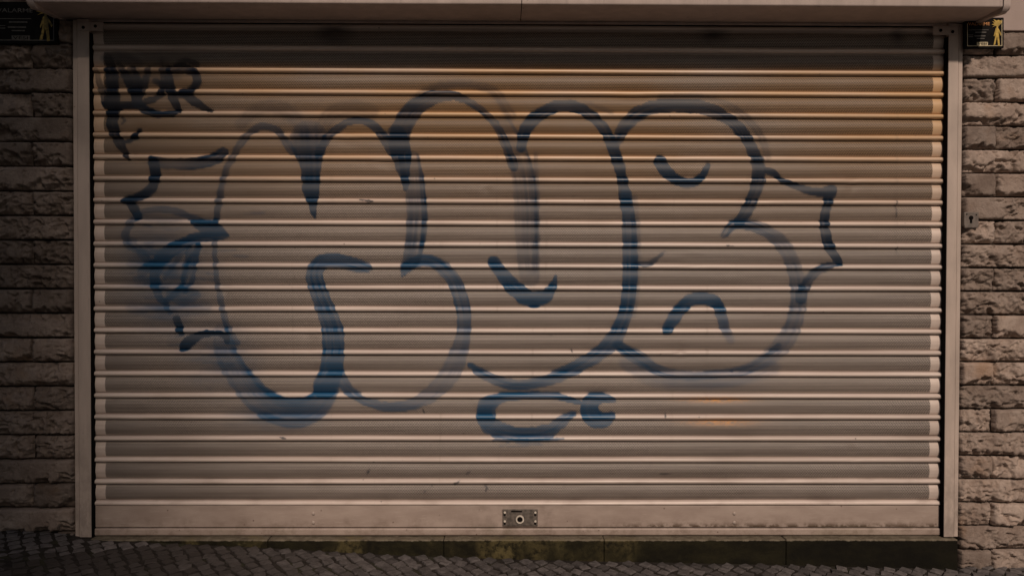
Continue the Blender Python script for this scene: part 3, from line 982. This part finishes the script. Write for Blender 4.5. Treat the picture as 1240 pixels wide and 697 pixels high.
# ------------------------------------------------------------------ door sill
sill = empty('door_sill', (0, -0.03, -0.30))
tag(sill, 'low mossy dark stone sill running under the whole shutter', 'door sill')
sj = [-1.9985, -1.15, -0.3447, 0.3926, 1.2313, 2.0275]
for i in range(5):
    xa, xb = sj[i] + .0009, sj[i + 1] - .0009
    bm = bmesh.new()
    add_box(bm, xa, xb, -0.068, 0.03, -0.46, -0.1530 - .0015 * (i % 2), .007, 3)
    bmesh.ops.subdivide_edges(bm, edges=[e for e in bm.edges if abs(e.verts[0].co.x - e.verts[1].co.x) > .3], cuts=40)
    rr = np.random.default_rng(300 + i)
    for v in bm.verts:
        if v.co.y < -.07 or v.co.z > -.17:
            n_ = fbm(np.array([v.co.x * 9.0]), np.array([v.co.z * 9.0]), 77, 4)[0] - .45
            v.co.y += n_ * .008
            v.co.z += (fbm(np.array([v.co.x * 12.0 + 9]), np.array([v.co.y * 9.0]), 79, 4)[0] - .45) * .006
    o = link('sill_stone', bm_mesh('sill_stone', bm), M['sill'], sill)
    o.location = -sill.location

# ------------------------------------------------------------------ alarm signs and key switch
FONT = None


def text(body, x, z, h, y, m, par, width=None, name='lettering', bold=0.0):
    cu = bpy.data.curves.new(name, 'FONT')
    cu.body = body
    cu.size = 1.0
    cu.offset = bold
    ob = bpy.data.objects.new('tmp', cu)
    C.objects.link(ob)
    dg = bpy.context.evaluated_depsgraph_get()
    me = bpy.data.meshes.new_from_object(ob.evaluated_get(dg))
    bpy.data.objects.remove(ob)
    co = np.zeros(len(me.vertices) * 3, np.float32)
    me.vertices.foreach_get('co', co)
    co = co.reshape(-1, 3)
    lo, hi = co.min(0), co.max(0)
    s_ = h / (hi[1] - lo[1])
    sx_ = (width / (hi[0] - lo[0])) if width else s_
    new = np.stack([x + (co[:, 0] - lo[0]) * sx_, np.full(len(co), y), z + (co[:, 1] - lo[1]) * s_], -1)
    me.vertices.foreach_set('co', new.reshape(-1).astype(np.float32))
    me.materials.clear()
    me.update()
    return link(name, me, m, par)


def poly(name, pts, y, dep, m, par):
    bm = bmesh.new()
    f = [bm.verts.new((p[0], y, p[1])) for p in pts]
    g = [bm.verts.new((p[0], y + dep, p[1])) for p in pts]
    n = len(pts)
    bm.faces.new(f)
    for i in range(n):
        bm.faces.new((f[i], g[i], g[(i + 1) % n], f[(i + 1) % n]))
    bmesh.ops.recalc_face_normals(bm, faces=bm.faces)
    bmesh.ops.triangulate(bm, faces=bm.faces)
    return link(name, bm_mesh(name, bm), m, par)


# small standing figure with a bursting head (unit square, y up), as printed on the plates
FIG = [(.02, .80), (.30, .84), (.06, .92), (.36, .90), (.18, 1.0), (.48, .94), (.62, .97), (.98, .93), (.92, .84), (.70, .76), (.60, .70),
       (.64, .66), (.78, .56), (.92, .44), (.86, .38), (.72, .50), (.68, .52), (.70, .36), (.78, .02), (.62, .00), (.54, .30), (.50, .34),
       (.36, .06), (.20, .03), (.36, .36), (.38, .50), (.28, .36), (.22, .38), (.32, .54), (.40, .66), (.50, .70), (.44, .75), (.28, .74), (.08, .70), (.32, .78)]


def alarm_sign(lab, x0, x1, z0, z1, yb, wd, tilt, rows):
    root = empty('alarm_sign', ((x0 + x1) / 2, yb, z0))
    tag(root, lab, 'alarm sign', 'alarm plates beside the shutter')
    W, H = x1 - x0, z1 - z0
    xa = -W / 2
    box('plate', -W / 2, W / 2, -0.022, 0.0, 0, H, M['signblack'], root, .004)
    yf = -0.0232
    # thin pale border line, printed
    t_ = W * .014
    i_ = W * .05
    bm = bmesh.new()
    for (a, b, c, d) in ((xa + i_, xa + W - i_, i_, i_ + t_), (xa + i_, xa + i_ + t_, i_ + t_, H * .80), (xa + W - i_ - t_, xa + W - i_, i_ + t_, H - i_ - t_)):
        add_box(bm, a, b, yf, -.0215, c, d)
    link('border_line', bm_mesh('border_line', bm), M['cream'] if wd else M['greyprint'], root)
    text('VALARME', xa + W * .07, H * .74, H * .10, yf - .0003, M['orange'] if wd else M['greyprint'], root, W * .56, bold=.012)
    o = poly('figure_emblem', [(xa + W * (.67 + .28 * p[0]), H * (.06 + .88 * p[1])) for p in FIG], yf - .0006, .002, M['yellow'] if wd else M['shadedyellow'], root)
    o['label'] = 'yellow standing figure with spiky bursting head'
    box('label_patch', xa + W * .30, xa + W * .58, yf - .0006, -.0215, H * .085, H * .195, M['cream'] if wd else M['greyprint'], root)
    text('VESI', xa + W * .32, H * .105, H * .07, yf - .0018, M['signblack'], root, W * .23, bold=.01)
    bm = bmesh.new()
    for (a, b, c, d) in ((.10, .60, .585, .60), (.26, .54, .50, .53), (.08, .20, .36, .38), (.08, .20, .42, .435), (.24, .52, .38, .41), (.30, .50, .30, .325)):
        add_box(bm, xa + W * a, xa + W * b, yf, -.0215, H * c, H * d)
    link('small_print', bm_mesh('small_print', bm), M['greyprint'], root)
    root.rotation_euler = (0, 0, 0)
    root.rotation_euler[1] = tilt
    return root


alarm_sign('small black alarm plate with yellow figure at top right above the pale stones', 2.031, 2.209, 2.099, 2.238, -0.056, True, math.radians(-.6), 1)
alarm_sign('larger black alarm plate with yellow figure darkened for shade at top left beside the box', -2.385, -2.092, 2.098, 2.288, -0.052, False, 0.0, 1)

ks = empty('key_switch', (2.078, -0.03, 1.281))
tag(ks, 'small grey key switch box with dark keyhole on right stone wall', 'key switch')
box('switch_body', -0.037, 0.030, -0.036, 0.0, 0.006, 0.072, M['greyplastic'], ks, .003)
box('switch_lip', -0.037, 0.026, -0.040, -0.0365, 0.000, 0.012, M['greyplastic'], ks, .0015)
disc('keyhole', -.006, -.0385, -.030, .046, .010, M['black'], ks, 14)
box('key_slot', -.011, -.001, -.0382, -.030, .022, .042, M['black'], ks, .001)
for sx, sz in ((-.026, .062), (.018, .060)):
    disc('switch_screw', sx, -.0375, -.030, sz, .0032, M['black'], ks, 8)


# ------------------------------------------------------------------ pavement of small diagonal cobbles
pav = bpy.data.objects.new('pavement', None)
gx = np.concatenate([np.linspace(-7, -2.6, 30), np.linspace(-2.55, 2.55, 220), np.linspace(2.6, 7, 30)])
gy = np.concatenate([np.linspace(0.04, -1.2, 60), np.linspace(-1.25, -2.4, 12)])
GXX, GYY = np.meshgrid(gx, gy)
fill = np.clip((-1.15 - GXX) / .9, 0, 1) * .0075                # joints on the left are choked with dirt
GZZ = gz(GXX, GYY) - .0050 + fill * .55 + (fbm(GXX * 8, GYY * 8, 21, 4) - .45) * .005
me = grid_mesh('pavement', np.stack([GXX, GYY, GZZ], -1), True)
pav = link('pavement', me, M['dirt'])
tag(pav, 'sloping pavement of small grey cobbles laid diagonally', None, None, 'structure')

PITCHC = 0.062


def dia(a, b):
    return (a - b) * .7071 * .86, (a + b) * .7071 * 1.2


PROTO = []
for i in range(14):
    r = random.Random(500 + i)
    bm = bmesh.new()
    n = 8
    hs = PITCHC * .5
    loop = []
    corner = [(-1, -1), (0, -1), (1, -1), (1, 0), (1, 1), (0, 1), (-1, 1), (-1, 0)]
    js = [(r.uniform(.80, .98), r.uniform(.80, .98)) for _ in corner]
    rings = []
    for (sc, zz) in ((1.0, -.03), (.995, -.004), (.95, .0010), (.72, .0018)):
        rings.append([bm.verts.new((*dia(c_[0] * j_[0] * hs * sc, c_[1] * j_[1] * hs * sc), zz + r.uniform(-.0008, .0008))) for c_, j_ in zip(corner, js)])
    for a, b in zip(rings[:-1], rings[1:]):
        for q in range(n):
            bm.faces.new((a[q], a[(q + 1) % n], b[(q + 1) % n], b[q]))
    cz_ = bm.verts.new((0, 0, .0022))
    for q in range(n):
        bm.faces.new((rings[-1][q], rings[-1][(q + 1) % n], cz_))
    me = bm_mesh('cobblestone', bm)
    at = me.attributes.new('tone', 'FLOAT', 'POINT')
    me.materials.append(M['cobble'])
    PROTO.append(me)

cob = []
c45 = math.sqrt(.5)
N = 90
for i in range(-N, N):
    for j in range(-N, N):
        u_ = (i + random.uniform(-.11, .11)) * PITCHC
        v_ = (j + random.uniform(-.11, .11)) * PITCHC
        x, y = dia(u_, v_)
        y -= 1.0
        x += .05 * math.sin(y * 2.1) + .03 * math.sin(x * 1.7)
        lim = -.074 if -2.04 < x < 2.06 else -.036
        if abs(x) > 3.4 or y > lim or y < -2.0:
            continue
        z = float(gz(x, y)) + random.gauss(0, .0008) + (fbm(np.array([x * 3.]), np.array([y * 3.]), 33, 3)[0] - .45) * .008
        uu, vv = photo_px(x, y, z)
        dist = math.sqrt((x - CAM[0]) ** 2 + (y - CAM[1]) ** 2 + (z - CAM[2]) ** 2)
        vis = -6 < uu < 1246 and vv < 703
        cob.append((x, y, z, vis, dist))
cob.sort(key=lambda c_: (not c_[3], c_[4]))
print('cobbles in view', sum(1 for c_ in cob if c_[3]), 'of', len(cob))


def cob_mat(x, y, z):
    e = .004
    dzdx = float(gz(x + .05, y) - gz(x - .05, y)) / .1
    return Matrix.Translation((x, y, z)) @ Matrix.Rotation(-math.atan(dzdx), 4, 'Y') @ Matrix.Rotation(random.gauss(0, .016), 4, 'X') \
        @ Matrix.Rotation(random.gauss(0, .016), 4, 'Y') @ Matrix.Rotation(random.gauss(0, .17) + random.choice((0, 1)) * math.pi, 4, 'Z') \
        @ Matrix.Scale(random.uniform(.84, .96), 4)


bm = bmesh.new()
for idx, (x, y, z, vis, dist) in enumerate(cob):
    mt = cob_mat(x, y, z)
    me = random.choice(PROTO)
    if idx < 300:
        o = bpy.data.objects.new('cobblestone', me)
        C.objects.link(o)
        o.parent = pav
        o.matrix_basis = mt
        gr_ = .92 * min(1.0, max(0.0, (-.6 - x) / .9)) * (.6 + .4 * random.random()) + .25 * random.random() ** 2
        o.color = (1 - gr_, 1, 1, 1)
    else:
        n = len(bm.verts)
        bm.from_mesh(me)
        bm.verts.ensure_lookup_table()
        for v in bm.verts[n:]:
            v.co = mt @ v.co
lay = None
me = bm_mesh('cobblestones', bm)
ta = me.attributes.get('tone') or me.attributes.new('tone', 'FLOAT', 'POINT')
nv = len(me.vertices)
per = 33
tone = np.repeat(np.random.default_rng(5).uniform(-.28, .22, nv // per + 1), per)[:nv]
ta.data.foreach_set('value', tone.astype(np.float32))
o = link('cobblestones', me, M['cobble'], pav)
tag(o, kind='stuff')

# street beyond the pavement
o = box('kerb', -30, 30, -2.56, -2.405, -0.62, -0.30, M['kerb'], None, .012)
tag(o, 'long grey stone kerb at the street edge of the pavement', None, None, 'structure')
bm = bmesh.new()
bmesh.ops.create_grid(bm, x_segments=40, y_segments=40, size=400)
for v in bm.verts:
    v.co.z = -0.46
o = link('ground', bm_mesh('ground', bm), M['asphalt'])
tag(o, 'grey asphalt street and ground reaching the horizon', None, None, 'structure')

# ------------------------------------------------------------------ unseen block added across the square so its edge shades the left of the wall
bx1 = 2.75
by = -31.0
hb = empty('added_shade_block', (-8, by, -.46))
tag(hb, 'unseen block added across the street to shade the left of the wall', 'added shade block')


def hpart(o):
    o.parent = hb
    o.location = Vector(o.location) - hb.location
    return o


hpart(box('wall', -22, bx1, by - 10, by, -.45, 25, M['facade']))
hpart(box('roof', -22.4, bx1 + .3, by - 10.4, by + .4, 25.003, 25.4, M['rooftile']))
wm = None
for fl in range(8):
    for c_ in range(8):
        x = -20.2 + c_ * 3.1
        z = 1.2 + fl * 3.0
        if wm is None:
            o = box('window', -.65, .65, .002, .08, -.8, .8, M['kerb'])
            g_ = box('pane', -.57, .57, .081, .086, -.72, .72, M['glass'])
            wm, gm = o.data, g_.data
            g_.parent = o
            o.parent = hb
        else:
            o = bpy.data.objects.new('window', wm); C.objects.link(o); o.parent = hb
            g_ = bpy.data.objects.new('pane', gm); C.objects.link(g_); g_.parent = o
        o.location = Vector((x, by, z)) - hb.location
